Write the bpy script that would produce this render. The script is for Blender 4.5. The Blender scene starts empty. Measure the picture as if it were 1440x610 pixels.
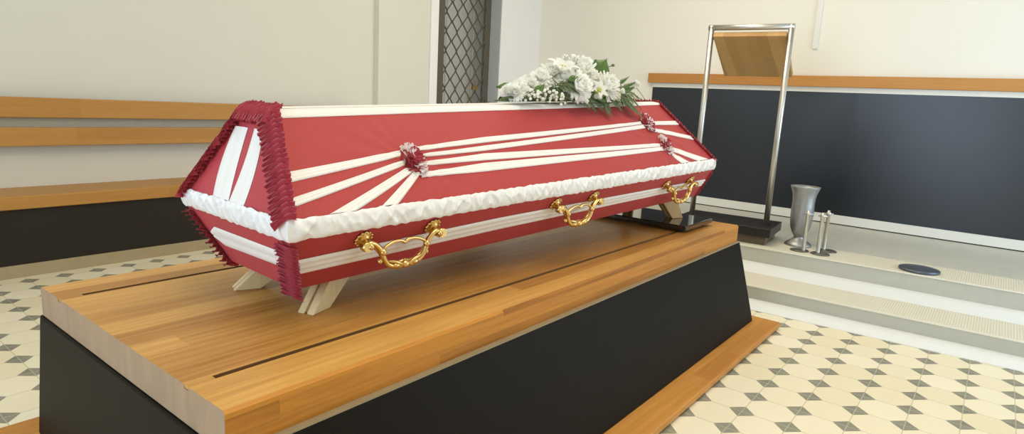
import bpy, math, random
from mathutils import Vector as V, Matrix, noise
random.seed(7)
scene = bpy.context.scene
COL = scene.collection
PI = math.pi

# ------------------------------------------------------------------ materials
def new_mat(name):
    m = bpy.data.materials.new(name); m.use_nodes = True
    nt = m.node_tree
    return m, nt, nt.nodes['Principled BSDF']

def L(nt, a, b): nt.links.new(a, b)

def plain(name, col, rough=.5, metal=0., var=0., scale=20., bump=0., bscale=60., sheen=0., spec=.5, coat=0., stretch=(1, 1, 1)):
    m, nt, b = new_mat(name)
    b.inputs['Base Color'].default_value = (*col, 1)
    b.inputs['Roughness'].default_value = rough
    b.inputs['Metallic'].default_value = metal
    b.inputs['Specular IOR Level'].default_value = spec
    b.inputs['Sheen Weight'].default_value = sheen
    b.inputs['Coat Weight'].default_value = coat
    tc = nt.nodes.new('ShaderNodeTexCoord')
    mp = nt.nodes.new('ShaderNodeMapping'); mp.inputs['Scale'].default_value = stretch
    L(nt, tc.outputs['Object'], mp.inputs['Vector'])
    n = nt.nodes.new('ShaderNodeTexNoise'); n.inputs['Scale'].default_value = scale; n.inputs['Detail'].default_value = 4
    L(nt, mp.outputs['Vector'], n.inputs['Vector'])
    r = nt.nodes.new('ShaderNodeMixRGB'); r.blend_type = 'MIX'
    r.inputs[1].default_value = (*[max(0, c * (1 - var)) for c in col], 1)
    r.inputs[2].default_value = (*[min(1, c * (1 + var)) for c in col], 1)
    L(nt, n.outputs['Fac'], r.inputs[0]); L(nt, r.outputs[0], b.inputs['Base Color'])
    if bump:
        n2 = nt.nodes.new('ShaderNodeTexNoise'); n2.inputs['Scale'].default_value = bscale; n2.inputs['Detail'].default_value = 3
        L(nt, mp.outputs['Vector'], n2.inputs['Vector'])
        bp = nt.nodes.new('ShaderNodeBump'); bp.inputs['Strength'].default_value = bump; bp.inputs['Distance'].default_value = .004
        L(nt, n2.outputs['Fac'], bp.inputs['Height']); L(nt, bp.outputs['Normal'], b.inputs['Normal'])
    return m

def wood(name, light, dark, axis=0, across=1, width=.07, rough=.38, length=1.1, grain=1.0, coat=0., vary=1.0, spec=.28):
    """staves running along `axis`, laid side by side along `across`"""
    m, nt, b = new_mat(name)
    N = nt.nodes.new
    tc = N('ShaderNodeTexCoord'); sp = N('ShaderNodeSeparateXYZ'); L(nt, tc.outputs['Object'], sp.inputs[0])
    def mth(op, a, bb=None):
        n = N('ShaderNodeMath'); n.operation = op
        for i, v in enumerate((a, bb)):
            if v is None: continue
            if isinstance(v, (int, float)): n.inputs[i].default_value = v
            else: L(nt, v, n.inputs[i])
        return n.outputs[0]
    al, ac = sp.outputs[axis], sp.outputs[across]
    row = mth('FLOOR', mth('DIVIDE', mth('ADD', ac, 40.013), width))
    wn = N('ShaderNodeTexWhiteNoise'); wn.noise_dimensions = '1D'; L(nt, row, wn.inputs['W'])
    seg = mth('FLOOR', mth('ADD', mth('DIVIDE', al, length), mth('MULTIPLY', wn.outputs['Value'], 7.3)))
    wn2 = N('ShaderNodeTexWhiteNoise'); wn2.noise_dimensions = '2D'
    cb = N('ShaderNodeCombineXYZ'); L(nt, row, cb.inputs[0]); L(nt, seg, cb.inputs[1]); L(nt, cb.outputs[0], wn2.inputs['Vector'])
    st = N('ShaderNodeMapping'); sc = [34, 34, 34]; sc[axis] = 1.6; st.inputs['Scale'].default_value = sc
    off = N('ShaderNodeVectorMath'); off.operation = 'ADD'
    cb2 = N('ShaderNodeCombineXYZ')
    L(nt, mth('MULTIPLY', wn2.outputs['Value'], 9.), cb2.inputs[axis])
    L(nt, tc.outputs['Object'], off.inputs[0]); L(nt, cb2.outputs[0], off.inputs[1]); L(nt, off.outputs[0], st.inputs['Vector'])
    n = N('ShaderNodeTexNoise'); n.inputs['Scale'].default_value = 2.2; n.inputs['Detail'].default_value = 7; n.inputs['Roughness'].default_value = .65
    n.inputs['Distortion'].default_value = .35
    L(nt, st.outputs['Vector'], n.inputs['Vector'])
    f = mth('ADD', mth('MULTIPLY', mth('SUBTRACT', n.outputs['Fac'], .5), 1.7 * grain), mth('MULTIPLY', wn2.outputs['Value'], .62 * vary))
    f = mth('ADD', f, .5 - .31 * vary)
    rp = N('ShaderNodeValToRGB'); rp.color_ramp.elements[0].position = .05; rp.color_ramp.elements[1].position = .95
    rp.color_ramp.elements[0].color = (*dark, 1); rp.color_ramp.elements[1].color = (*light, 1)
    L(nt, f, rp.inputs[0]); L(nt, rp.outputs[0], b.inputs['Base Color'])
    b.inputs['Roughness'].default_value = rough; b.inputs['Specular IOR Level'].default_value = spec; b.inputs['Coat Weight'].default_value = coat; b.inputs['Coat Roughness'].default_value = .25
    bp = N('ShaderNodeBump'); bp.inputs['Strength'].default_value = .12; bp.inputs['Distance'].default_value = .002
    L(nt, n.outputs['Fac'], bp.inputs['Height']); L(nt, bp.outputs['Normal'], b.inputs['Normal'])
    return m

def tiles(name, x0, y0, p, a):
    m, nt, b = new_mat(name); N = nt.nodes.new
    tc = N('ShaderNodeTexCoord'); sp = N('ShaderNodeSeparateXYZ'); L(nt, tc.outputs['Object'], sp.inputs[0])
    def mth(op, x, y=None):
        n = N('ShaderNodeMath'); n.operation = op
        for i, v in enumerate((x, y)):
            if v is None: continue
            if isinstance(v, (int, float)): n.inputs[i].default_value = v
            else: L(nt, v, n.inputs[i])
        return n.outputs[0]
    gx = mth('DIVIDE', mth('SUBTRACT', sp.outputs[0], x0 - 60 * p), p); gy = mth('DIVIDE', mth('SUBTRACT', sp.outputs[1], y0 - 60 * p), p)
    ax = mth('ABSOLUTE', mth('SUBTRACT', mth('FRACT', mth('ADD', gx, .5)), .5)); ay = mth('ABSOLUTE', mth('SUBTRACT', mth('FRACT', mth('ADD', gy, .5)), .5))
    dia = mth('LESS_THAN', mth('ADD', ax, ay), a / p)
    gr = mth('LESS_THAN', mth('MINIMUM', ax, ay), .0105)
    cb = N('ShaderNodeCombineXYZ'); L(nt, mth('FLOOR', gx), cb.inputs[0]); L(nt, mth('FLOOR', gy), cb.inputs[1])
    wn = N('ShaderNodeTexWhiteNoise'); wn.noise_dimensions = '2D'; L(nt, cb.outputs[0], wn.inputs['Vector'])
    def mix(f, c1, c2):
        n = N('ShaderNodeMixRGB')
        for i, v in enumerate((f, c1, c2)):
            if isinstance(v, tuple): n.inputs[i].default_value = (*v, 1)
            elif isinstance(v, float): n.inputs[i].default_value = v
            else: L(nt, v, n.inputs[i])
        return n.outputs[0]
    ns = N('ShaderNodeTexNoise'); ns.inputs['Scale'].default_value = 9; ns.inputs['Detail'].default_value = 5; L(nt, tc.outputs['Object'], ns.inputs['Vector'])
    cream = mix(wn.outputs['Value'], (.76, .67, .45), (.84, .77, .58))
    cream = mix(mth('MULTIPLY', ns.outputs['Fac'], .35), cream, (.80, .68, .47))
    grey = mix(wn.outputs['Value'], (.21, .20, .145), (.27, .255, .19))
    c = mix(dia, cream, grey)
    grc = mix(dia, (.56, .49, .33), (.42, .40, .31))
    c = mix(gr, c, grc)
    L(nt, c, b.inputs['Base Color']); b.inputs['Roughness'].default_value = .42
    return m

def ribbed(name, c1, c2, n=90.):
    m, nt, b = new_mat(name); N = nt.nodes.new
    tc = N('ShaderNodeTexCoord')
    w = N('ShaderNodeTexWave'); w.wave_type = 'BANDS'; w.bands_direction = 'Y'; w.inputs['Scale'].default_value = n / 6.28 * 2
    w.inputs['Distortion'].default_value = .3
    L(nt, tc.outputs['Object'], w.inputs['Vector'])
    r = N('ShaderNodeMixRGB'); r.inputs[1].default_value = (*c1, 1); r.inputs[2].default_value = (*c2, 1)
    L(nt, w.outputs['Fac'], r.inputs[0]); L(nt, r.outputs[0], b.inputs['Base Color'])
    b.inputs['Roughness'].default_value = .55
    bp = N('ShaderNodeBump'); bp.inputs['Strength'].default_value = .25; bp.inputs['Distance'].default_value = .003
    L(nt, w.outputs['Fac'], bp.inputs['Height']); L(nt, bp.outputs['Normal'], b.inputs['Normal'])
    return m

M = dict(
    wall=plain('cream_plaster', (.70, .665, .565), .55, var=.03, scale=3, bump=.05, bscale=120),
    wall_white=plain('white_plaster', (.84, .83, .80), .5, var=.02, scale=3, bump=.05, bscale=120),
    wall_right=plain('satin_cream_plaster', (.82, .775, .675), .34, var=.02, scale=3, bump=.03, bscale=90),
    jamb=plain('grey_paint', (.47, .48, .47), .5, var=.03),
    ceiling=plain('ceiling_paint', (.82, .80, .74), .8),
    floor=tiles('cream_tile_with_grey_corners', 3.11, .558, .149, .0445),
    stone=plain('pale_grey_stone', (.56, .54, .45), .33, var=.10, scale=14, bump=.03),
    riser=plain('grey_stone_riser', (.50, .49, .42), .45, var=.06, scale=22),
    marble=plain('white_stone', (.80, .80, .76), .35, var=.03, scale=16),
    strip=ribbed('beige_ribbed_strip', (.60, .55, .42), (.70, .65, .52)),
    nosing=plain('pale_nosing', (.78, .74, .62), .4, var=.08, scale=40),  # paler strip along the step edges
    slab=wood('oak_staves', (.64, .345, .088), (.36, .155, .026), 0, 1, .078, rough=.36, length=2.9, grain=.85, coat=.06),
    slabedge=wood('oak_edge', (.56, .23, .032), (.27, .095, .009), 0, 2, .037, rough=.4, length=1.6, grain=.9),
    endgrain=plain('end_grain', (.33, .215, .13), .6, var=.28, scale=26, stretch=(1, 1.2, .35)),
    oak=wood('oak_board', (.62, .285, .06), (.42, .17, .028), 0, 1, .20, rough=.45, length=3, grain=.8),
    pine=wood('bench_wood', (.54, .275, .072), (.39, .18, .042), 0, 2, .12, rough=.45, length=2.6, grain=.6, vary=.7),
    rail=wood('rail_wood', (.58, .28, .078), (.42, .18, .042), 1, 2, .15, rough=.45, length=3, grain=.7),
    board=wood('lectern_wood', (.52, .31, .115), (.36, .20, .068), 2, 1, .07, rough=.5, length=2, grain=.7),
    footwood=wood('raw_wood', (.74, .58, .33), (.56, .41, .20), 2, 1, .03, rough=.7, length=1, grain=.5),
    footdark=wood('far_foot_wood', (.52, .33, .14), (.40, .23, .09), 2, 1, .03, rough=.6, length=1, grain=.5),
    black=plain('black_panel', (.010, .0075, .0045), .5, spec=.08, var=.15, scale=12),
    blackwall=plain('charcoal_panel', (.0065, .0095, .0145), .30, spec=.6, var=.12, scale=3, stretch=(1, 8, .5)),
    blackbase=plain('black_lacquer', (.012, .011, .010), .38),
    glossblack=plain('polished_black', (.02, .016, .013), .06, coat=.6),
    skirt=plain('pale_skirting', (.76, .74, .67), .3, var=.05, scale=5),
    gap=plain('dark_gap', (.02, .018, .015), .8),
    red=plain('crimson_cloth', (.40, .036, .034), .6, var=.07, scale=160, bump=.10, bscale=420, sheen=.06, spec=.35, stretch=(1, 1, .25)),
    redend=plain('crimson_cloth_cool_lit', (.44, .036, .046), .6, var=.07, scale=160, bump=.10, bscale=420, sheen=.10, spec=.3),  # same cloth, pinker: cool light on the end is put into the colour
    ruffle=plain('crimson_ruffle', (.44, .040, .062), .7, var=.10, scale=90, sheen=.3, spec=.25),
    ribbon=plain('white_ribbon', (.80, .75, .70), .55, var=.03, scale=80, sheen=.2),
    rosewhite=plain('white_rosette_ribbon', (.90, .85, .84), .6, var=.03, scale=80),
    satin=plain('white_satin', (.80, .77, .75), .27, var=.03, scale=60, sheen=.15),
    gold=plain('gilt_metal', (.68, .45, .17), .30, metal=1., var=.10, scale=60),
    steel=plain('brushed_steel', (.58, .56, .51), .38, metal=1., var=.05, scale=60),
    pewter=plain('pewter', (.36, .37, .37), .42, metal=.85, var=.10, scale=30),
    discmetal=plain('dull_disc', (.15, .14, .12), .42, metal=.7, var=.2, scale=50),
    bluedisc=plain('blue_grey_disc', (.10, .12, .15), .30, metal=.5, var=.1, scale=50),
    grille=plain('brown_grey_iron', (.105, .088, .062), .55, var=.12, scale=60),
    doorleaf=plain('pale_door', (.62, .61, .57), .5, var=.02),
    brass=plain('old_brass', (.24, .14, .05), .4, metal=.6),
    petal=plain('white_petal', (.95, .95, .90), .6, var=.03, scale=90, sheen=.1),
    petalcream=plain('cream_petal', (.84, .80, .64), .6, var=.05, scale=90),
    heart=plain('yellow_heart', (.55, .58, .10), .6),
    leafm=plain('leaf_green', (.10, .19, .04), .45, var=.3, scale=40),
    fern=plain('fern_green', (.135, .18, .075), .6, var=.3, scale=40),
    stem=plain('stem_green', (.13, .18, .05), .6),
    foam=plain('floral_foam', (.03, .06, .02), .9),
    bracket=plain('grey_bracket', (.36, .33, .26), .5, var=.08),
    benchdark=plain('dark_brown_panel', (.022, .017, .012), .5, spec=.3, var=.1),
    stripedge=plain('lit_edge_beige', (.30, .23, .13), .5, var=.1),
    kick=plain('kick_wood', (.40, .31, .18), .5, var=.1),
    trunk=plain('white_plastic', (.76, .74, .69), .4),
)

for k, tf in (('petal', .48), ('petalcream', .45), ('leafm', .35), ('fern', .35), ('ruffle', .38), ('rosewhite', .35)):
    nt = M[k].node_tree; pb = nt.nodes['Principled BSDF']; out = nt.nodes['Material Output']
    tr = nt.nodes.new('ShaderNodeBsdfTranslucent'); mx = nt.nodes.new('ShaderNodeMixShader'); mx.inputs[0].default_value = tf
    src = pb.inputs['Base Color'].links[0].from_socket
    L(nt, src, tr.inputs['Color']); L(nt, pb.outputs[0], mx.inputs[1]); L(nt, tr.outputs[0], mx.inputs[2]); L(nt, mx.outputs[0], out.inputs['Surface'])

# ------------------------------------------------------------------ mesh builder
class MB:
    def __init__(s): s.v = []; s.f = []; s.m = []; s.sm = []
    def vert(s, p): s.v.append(V(p)); return len(s.v) - 1
    def face(s, ids, mi=0, sm=False): s.f.append(list(ids)); s.m.append(mi); s.sm.append(sm)
    def poly(s, pts, mi=0, sm=False): s.face([s.vert(p) for p in pts], mi, sm)
    def hexa(s, c, mi=0):
        """c: 8 corners, bottom ring 0..3 then top ring 4..7"""
        i = [s.vert(p) for p in c]
        for q in ((3, 2, 1, 0), (4, 5, 6, 7), (0, 1, 5, 4), (1, 2, 6, 5), (2, 3, 7, 6), (3, 0, 4, 7)): s.face([i[k] for k in q], mi)
    def box(s, a, b, mi=0, rz=0., pivot=None):
        a, b = V(a), V(b)
        c = [V((x, y, z)) for z in (a.z, b.z) for (x, y) in ((a.x, a.y), (b.x, a.y), (b.x, b.y), (a.x, b.y))]
        if rz:
            pv = V(pivot) if pivot else (a + b) / 2
            Rm = Matrix.Rotation(rz, 3, 'Z'); c = [pv + Rm @ (p - pv) for p in c]
        s.hexa(c, mi)
    def prism(s, prof, x0, x1, axis=0, mi=0, capmi=None):
        """profile in the two other axes, extruded along axis"""
        o = [i for i in range(3) if i != axis]
        def mk(x, p):
            r = [0, 0, 0]; r[axis] = x; r[o[0]] = p[0]; r[o[1]] = p[1]; return r
        A = [s.vert(mk(x0, p)) for p in prof]; B = [s.vert(mk(x1, p)) for p in prof]
        n = len(prof)
        for i in range(n):
            j = (i + 1) % n; s.face((A[i], A[j], B[j], B[i]), mi[i] if isinstance(mi, (list, tuple)) else mi)
        cm = capmi if capmi is not None else (mi if isinstance(mi, int) else 0)
        s.face(A[::-1], cm); s.face(B, cm)
    def grid(s, fn, nu, nv, mi=0, sm=True, flip=False, closeu=False):
        ids = [[s.vert(fn(i / nu, j / nv)) for j in range(nv + 1)] for i in range(nu if closeu else nu + 1)]
        for i in range(nu):
            k = (i + 1) % len(ids) if closeu else i + 1
            for j in range(nv):
                q = (ids[i][j], ids[k][j], ids[k][j + 1], ids[i][j + 1])
                s.face(q[::-1] if flip else q, mi(i / nu, j / nv) if callable(mi) else mi, sm)
    def tube(s, path, r, n=8, mi=0, cap=True, flat=1.0, flatdir=None):
        path = [V(p) for p in path]; rs = r if isinstance(r, (list, tuple)) else [r] * len(path)
        rings = []; prev = None
        for i, p in enumerate(path):
            t = (path[min(i + 1, len(path) - 1)] - path[max(i - 1, 0)])
            t = t.normalized() if t.length > 1e-9 else V((0, 0, 1))
            if flatdir is not None: a = V(flatdir)
            elif prev is None: a = V((0, 0, 1)) if abs(t.z) < .9 else V((1, 0, 0))
            else: a = prev
            a = (a - t * a.dot(t)).normalized(); b = t.cross(a); prev = a
            rings.append([s.vert(p + (a * math.cos(2 * PI * k / n) * flat + b * math.sin(2 * PI * k / n)) * rs[i]) for k in range(n)])
        for i in range(len(rings) - 1):
            for k in range(n):
                l = (k + 1) % n; s.face((rings[i][k], rings[i][l], rings[i + 1][l], rings[i + 1][k]), mi, True)
        if cap: s.face(rings[0][::-1], mi); s.face(rings[-1], mi)
    def lathe(s, prof, c, n=40, mi=0, axis=None, capb=True):
        """profile of (radius, height) around c, along axis"""
        c = V(c); ax = V(axis).normalized() if axis is not None else V((0, 0, 1))
        a = (V((1, 0, 0)) if abs(ax.x) < .9 else V((0, 1, 0))); a = (a - ax * a.dot(ax)).normalized(); b = ax.cross(a)
        rings = [[s.vert(c + ax * h + (a * math.cos(2 * PI * k / n) + b * math.sin(2 * PI * k / n)) * r) for k in range(n)] for r, h in prof]
        for i in range(len(rings) - 1):
            for k in range(n):
                l = (k + 1) % n; s.face((rings[i][k], rings[i][l], rings[i + 1][l], rings[i + 1][k]), mi, True)
        if capb: s.face(rings[0][::-1], mi)
        s.face(rings[-1], mi)
    def ball(s, c, r, mi=0, n=8, sq=(1, 1, 1)):
        c = V(c)
        s.grid(lambda u, v: c + V((math.cos(2 * PI * u) * math.sin(PI * (.02 + .96 * v)) * r * sq[0], math.sin(2 * PI * u) * math.sin(PI * (.02 + .96 * v)) * r * sq[1], math.cos(PI * (.02 + .96 * v)) * r * sq[2])), n, max(4, n // 2), mi, True, flip=True, closeu=True)
    def build(s, name, mats, parent=None, bevel=0., seg=2):
        off = V((0, 0, 0)); p = parent
        while p is not None: off += p.location; p = p.parent
        me = bpy.data.meshes.new(name)
        me.from_pydata([tuple(v - off) for v in s.v], [], s.f)
        for m in (mats if isinstance(mats, (list, tuple)) else [mats]): me.materials.append(m)
        me.polygons.foreach_set('material_index', s.m); me.polygons.foreach_set('use_smooth', s.sm)
        me.update()
        o = bpy.data.objects.new(name, me); COL.objects.link(o)
        if parent is not None: o.parent = parent
        if bevel:
            b = o.modifiers.new('bevel', 'BEVEL'); b.width = bevel; b.segments = seg; b.limit_method = 'ANGLE'; b.angle_limit = math.radians(40)
        return o

def tag(o, label=None, cat=None, group=None, kind=None):
    if label: o['label'] = label
    if cat: o['category'] = cat
    if group: o['group'] = group
    if kind: o['kind'] = kind
    return o
def empty(name, loc, **k):
    o = bpy.data.objects.new(name, None); o.location = loc; o.empty_display_size = .05; COL.objects.link(o); return tag(o, **k)
def box_obj(name, a, b, mat, parent=None, bevel=0., rz=0., pivot=None):
    m = MB(); m.box(a, b, 0, rz, pivot); return m.build(name, mat, parent, bevel)
def lerp(a, b, t): return a + (b - a) * t
def smooth(pts, n=10):
    """Catmull-Rom through points"""
    pts = [V(p) for p in pts]; out = []
    for i in range(len(pts) - 1):
        p0, p1, p2, p3 = pts[max(i - 1, 0)], pts[i], pts[i + 1], pts[min(i + 2, len(pts) - 1)]
        for k in range(n):
            t = k / n
            out.append(.5 * ((2 * p1) + (p2 - p0) * t + (2 * p0 - 5 * p1 + 4 * p2 - p3) * t * t + (3 * p1 - p0 - 3 * p2 + p3) * t ** 3))
    out.append(pts[-1]); return out

# ------------------------------------------------------------------ the room
YL, YD, XR = 4.075, 4.02, 5.51         # bench wall, door wall, panelled wall
ZC = 3.1
S = 'structure'
tag(box_obj('floor', (-3.2, -2.8, -.10), (5.6, 4.2, 0), M['floor']), kind=S)
tag(box_obj('ceiling', (-3.3, -2.9, ZC), (5.7, 5.0, ZC + .1), M['ceiling']), kind=S)
LW = (-2.7, -.3, 1.0, 2.6)  # added opening, out of view, for light from the left
m = MB(); m.box((-3.3, YL, 0), (LW[0], YL + .4, ZC)); m.box((LW[1], YL, 0), (3.337, YL + .4, ZC)); m.box((LW[0], YL, 0), (LW[1], YL + .4, LW[2])); m.box((LW[0], YL, LW[3]), (LW[1], YL + .4, ZC))
tag(m.build('wall_left', M['wall']), kind=S)
m = MB()
m.box((3.337, YD, 0), (3.985, YD + .53, ZC)); m.box((3.985, YD, 2.32), (4.85, YD + .53, ZC))
tag(m.build('wall_door_side', M['wall']), kind=S)
tag(box_obj('wall_corner_pier', (4.85, YD, 0), (XR + .1, YD + .53, ZC), M['wall_white']), kind=S)
tag(box_obj('wall_right', (XR, -2.8, 0), (XR + .1, YD, ZC), M['wall_right']), kind=S)
# walls behind the camera, with window openings
def wall_open(name, axis, at, lo, hi, op, mat):
    m = MB(); (a0, a1, z0, z1) = op
    def bx(u0, u1, w0, w1):
        if axis == 0: m.box((at - .1, u0, w0), (at, u1, w1))
        else: m.box((u0, at - .1, w0), (u1, at, w1))
    bx(lo, a0, 0, ZC); bx(a1, hi, 0, ZC); bx(a0, a1, 0, z0); bx(a0, a1, z1, ZC)
    tag(m.build(name, mat), kind=S)
BW = (-.2, 2.6, .06, 2.45); SW = (2.9, 5.3, .25, 2.2)
wall_open('wall_back', 0, -3.2, -2.9, 4.55, BW, M['wall'])
wall_open('wall_side', 1, -2.2, -3.2, 5.6, SW, M['wall'])
def win_frame(name, axis, at, op):
    m = MB(); (a0, a1, z0, z1) = op
    def bx(u0, u1, w0, w1):
        if axis == 0: m.box((at - .07, u0, w0), (at - .02, u1, w1))
        else: m.box((u0, at - .07, w0), (u1, at - .02, w1))
    bx(a0, a0 + .06, z0, z1); bx(a1 - .06, a1, z0, z1); bx(a0, a1, z0, z0 + .06); bx(a0, a1, z1 - .06, z1)
    n = 3
    for k in range(1, n): c = lerp(a0, a1, k / n); bx(c - .03, c + .03, z0, z1)
    tag(m.build(name, M['trunk']), kind=S)
win_frame('unseen_window_3', 1, YL + .12, LW); win_frame('window_1', 0, -3.2, BW); win_frame('window_2', 1, -2.2, SW)  # the left-wall frame belongs to the added, unseen window

# doorway: casing, jamb, pale door leaf behind an iron grille gate
tag(box_obj('trim_1', (3.897, YD - .018, .17), (3.985, YD, 2.40), M['wall_white'], bevel=.004), kind=S)
m = MB(); m.box((4.846, YD - .002, .17), (4.856, YD + .34, 2.32)); tag(m.build('trim_2', M['jamb']), kind=S)
d = empty('door_1', (4.42, YD + .40, .17), kind=S)
m = MB(); m.box((3.985, YD + .36, .17), (4.46, YD + .40, 2.32)); m.build('door_leaf', M['doorleaf'], d)
m = MB(); m.box((4.466, YD + .36, .17), (4.85, YD + .40, 2.32)); m.build('door_leaf', M['doorleaf'], d)
YG = 4.16
gate = empty('grille_gate', (4.49, YG, .17), label='tall brown iron gate with a diamond grille in the doorway', cat='gate')
m = MB()
m.box((4.115, YG - .015, .18), (4.205, YG + .02, 2.28)); m.box((4.774, YG - .015, .18), (4.846, YG + .02, 2.28))
m.box((4.205, YG - .013, .18), (4.774, YG + .018, .27)); m.box((4.205, YG - .013, 2.19), (4.774, YG + .018, 2.28))
m.build('gate_frame', M['grille'], gate, bevel=.003)
m = MB(); w, h = .1415, .1735
k = 0; x = 4.205
z_top, z_bot = 2.2, .26
nb = int(round(.569 / (w / 2)))
for k in range(nb + 1):
    x = 4.205 + .569 * k / nb
    sg = 1 if k % 2 else -1
    pts = []
    nz = int((z_top - z_bot) / h * 8)
    for i in range(nz + 1):
        z = lerp(z_bot, z_top, i / nz); ph = ((z - 1.265) / h) % 1.0
        tri = 1 - 4 * abs(ph - .5)            # -1..1
        tri = math.copysign(abs(tri) ** .9, tri)
        pts.append((min(max(x + sg * tri * .569 / nb / 2, 4.203), 4.776), YG + .004 * sg, z))
    m.tube(pts, .0098, 4, flat=.6)
m.build('diamond_mesh', M['grille'], gate)
for z in (1.74, .6):
    box_obj('hinge', (4.06, YG - .03, z - .035), (4.115, YG + .01, z + .035), M['grille'], gate, bevel=.003)
m = MB(); m.box((4.79, YG - .045, .96), (4.85, YG - .015, .985)); m.tube([(4.80, YG - .03, .95), (4.80, YG - .03, 1.0)], .012, 8)
m.build('latch', M['grille'], gate)
pl = empty('padlock', (4.62, YG - .03, 1.14), label='small brass padlock hanging on the diamond grille of the iron gate', cat='padlock')
m = MB(); m.prism([(4.585, 1.095), (4.655, 1.095), (4.648, 1.14), (4.592, 1.14)], YG - .045, YG - .02, axis=1); m.build('lock_body', M['brass'], pl, bevel=.004)
m = MB(); m.tube([(4.605, YG - .032, 1.138)] + [(4.62 + .017 * math.cos(a), YG - .032, 1.155 + .022 * math.sin(a)) for a in [PI - PI * i / 10 for i in range(11)]] + [(4.637, YG - .032, 1.138)], .004, 6)
m.build('shackle', M['brass'], pl)

# stepped stage in front of the panelled wall (slightly askew to the tiles)
SK = .042
def sx(x0, y): return x0 + (1 - y) * SK
def stage_slab(m, xa, xb, z0, z1, mi=0, y0=-2.8, y1=4.02, xe=None):
    ca = [(sx(xa, y0), y0), (sx(xb, y0) if xe is None else xe, y0), (sx(xb, y1) if xe is None else xe, y1), (sx(xa, y1), y1)]
    m.hexa([(x, y, z0) for x, y in ca] + [(x, y, z1) for x, y in ca], mi)
HT, HS = .0734, .170
m = MB(); stage_slab(m, 3.229, 3.46, 0, .003); tag(m.build('floor_border', M['marble']), kind=S)
st = empty('floor_stage', (4.6, .6, 0), kind=S)
m = MB(); stage_slab(m, 3.442, 4.2, 0, HT - .004); stage_slab(m, 4.046, 5.0, 0, HS - .004, xe=XR); m.build('riser', M['riser'], st)
m = MB(); stage_slab(m, 3.746, 4.05, HT - .004, HT); m.build('tread', M['marble'], st)  # window glare on the tread is put into its white
m = MB(); stage_slab(m, 3.452, 3.746, HT - .004, HT); m.build('tread_strip', M['strip'], st)
m = MB(); stage_slab(m, 4.385, 5.0, HS - .004, HS, xe=XR); m.build('stage_top', M['stone'], st)
m = MB(); stage_slab(m, 4.056, 4.385, HS - .004, HS); m.build('stage_strip', M['strip'], st)
m = MB(); stage_slab(m, 3.438, 3.452, HT - .006, HT + .0005); stage_slab(m, 4.040, 4.056, HS - .006, HS + .0005); m.build('nosing', M['nosing'], st)

# panelled wall: skirting, dark wainscot, rail
m = MB(); m.box((XR - .022, -2.8, HS + .008), (XR, 2.67, .247)); m.box((XR - .022, -2.8, HS), (XR - .010, 2.67, HS + .008), 1)
tag(m.build('baseboard_right', [M['skirt'], M['gap']]), kind=S)
tag(box_obj('trim_3', (XR - .014, -2.8, 1.211), (XR, 2.665, 1.252), M['skirt']), kind=S)
tag(box_obj('wainscot_panel', (XR - .014, -2.75, .247), (XR - .001, 2.661, 1.2105), M['blackwall']), 'wide dark charcoal panel covering the lower wall behind the lectern', 'wall panel')
tag(box_obj('wall_rail', (XR - .045, -2.75, 1.250), (XR, 2.704, 1.336), M['rail'], bevel=.004), 'long wooden rail along the top of the dark wall panel', 'rail')
tag(box_obj('cable_trunking', (XR - .016, 1.271, 1.546), (XR, 1.312, ZC - .002), M['trunk'], bevel=.002), 'narrow white cable trunking running up the wall above the rail', 'cable trunking')

# ------------------------------------------------------------------ bench along the left wall
bn = empty('wall_bench', (1.0, 3.95, 0), label='long wooden bench with a slatted back along the left wall', cat='bench')
BX0, BX1 = -1.6, 3.12
m = MB(); m.box((BX0, 3.755, .348), (BX1, YL - .002, .415)); m.build('seat', M['pine'], bn, bevel=.006)
m = MB(); m.box((BX0, 3.99, .787), (BX1, 4.02, .891)); m.build('back_slat', M['pine'], bn, bevel=.004)
m = MB(); m.box((BX0, 3.99, .639), (BX1, 4.02, .7355)); m.build('back_slat', M['pine'], bn, bevel=.004)
m = MB(); m.box((BX0 + .05, 4.022, .66), (BX1 - .05, 4.030, .86)); 
for xx in (-1.2, 0., 1.2, 2.4, 3.0): m.box((xx, 4.03, .66), (xx + .04, YL - .001, .86))
m.build('steel_bracket', M['bracket'], bn)
m = MB(); m.box((BX0, 3.775, .065), (BX1 - .02, 3.795, .348)); m.build('front_panel', M['benchdark'], bn)
m = MB(); m.box((BX0, 3.772, 0.001), (BX1 - .02, 3.80, .065)); m.build('kick_board', M['kick'], bn)

# ------------------------------------------------------------------ catafalque
cat = empty('catafalque', (1.7, 1.385, 0), label='low catafalque with a thick oak top and sloping black sides', cat='bier')
X0, X1 = .459, 2.965
prof = [(.925, .405), (.925, .474), (.931, .48), (1.051, .48), (1.051, .473), (1.065, .473), (1.065, .48), (1.704, .48), (1.704, .473), (1.718, .473), (1.718, .48), (1.839, .48), (1.845, .474), (1.845, .405)]
mi = [2, 2, 0, 3, 3, 3, 0, 3, 3, 3, 0, 2, 2, 0]
m = MB(); m.prism(prof, X0, X1, 0, mi, 1)
m.box((X0 + .0005, 1.0505, .474), (.508, 1.0655, .48)); m.box((X0 + .0005, 1.7035, .474), (.508, 1.7185, .48))
m.build('tabletop', [M['slab'], M['endgrain'], M['slabedge'], plain('groove_shadow_wood', (.16, .075, .02), .7)], cat)
def side_panel(name, sgn):
    yc = 1.385
    m = MB(); P = [(.474, .403), (.580, .032), (.555, .032), (.449, .403)]
    pr = [(yc + sgn * a, z) for a, z in P]
    if sgn > 0: pr = pr[::-1]
    m.prism(pr, .455, 2.967, 0); m.build(name, M['black'], cat, bevel=.006, seg=3)
side_panel('side_panel', -1); side_panel('side_panel', 1)
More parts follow.
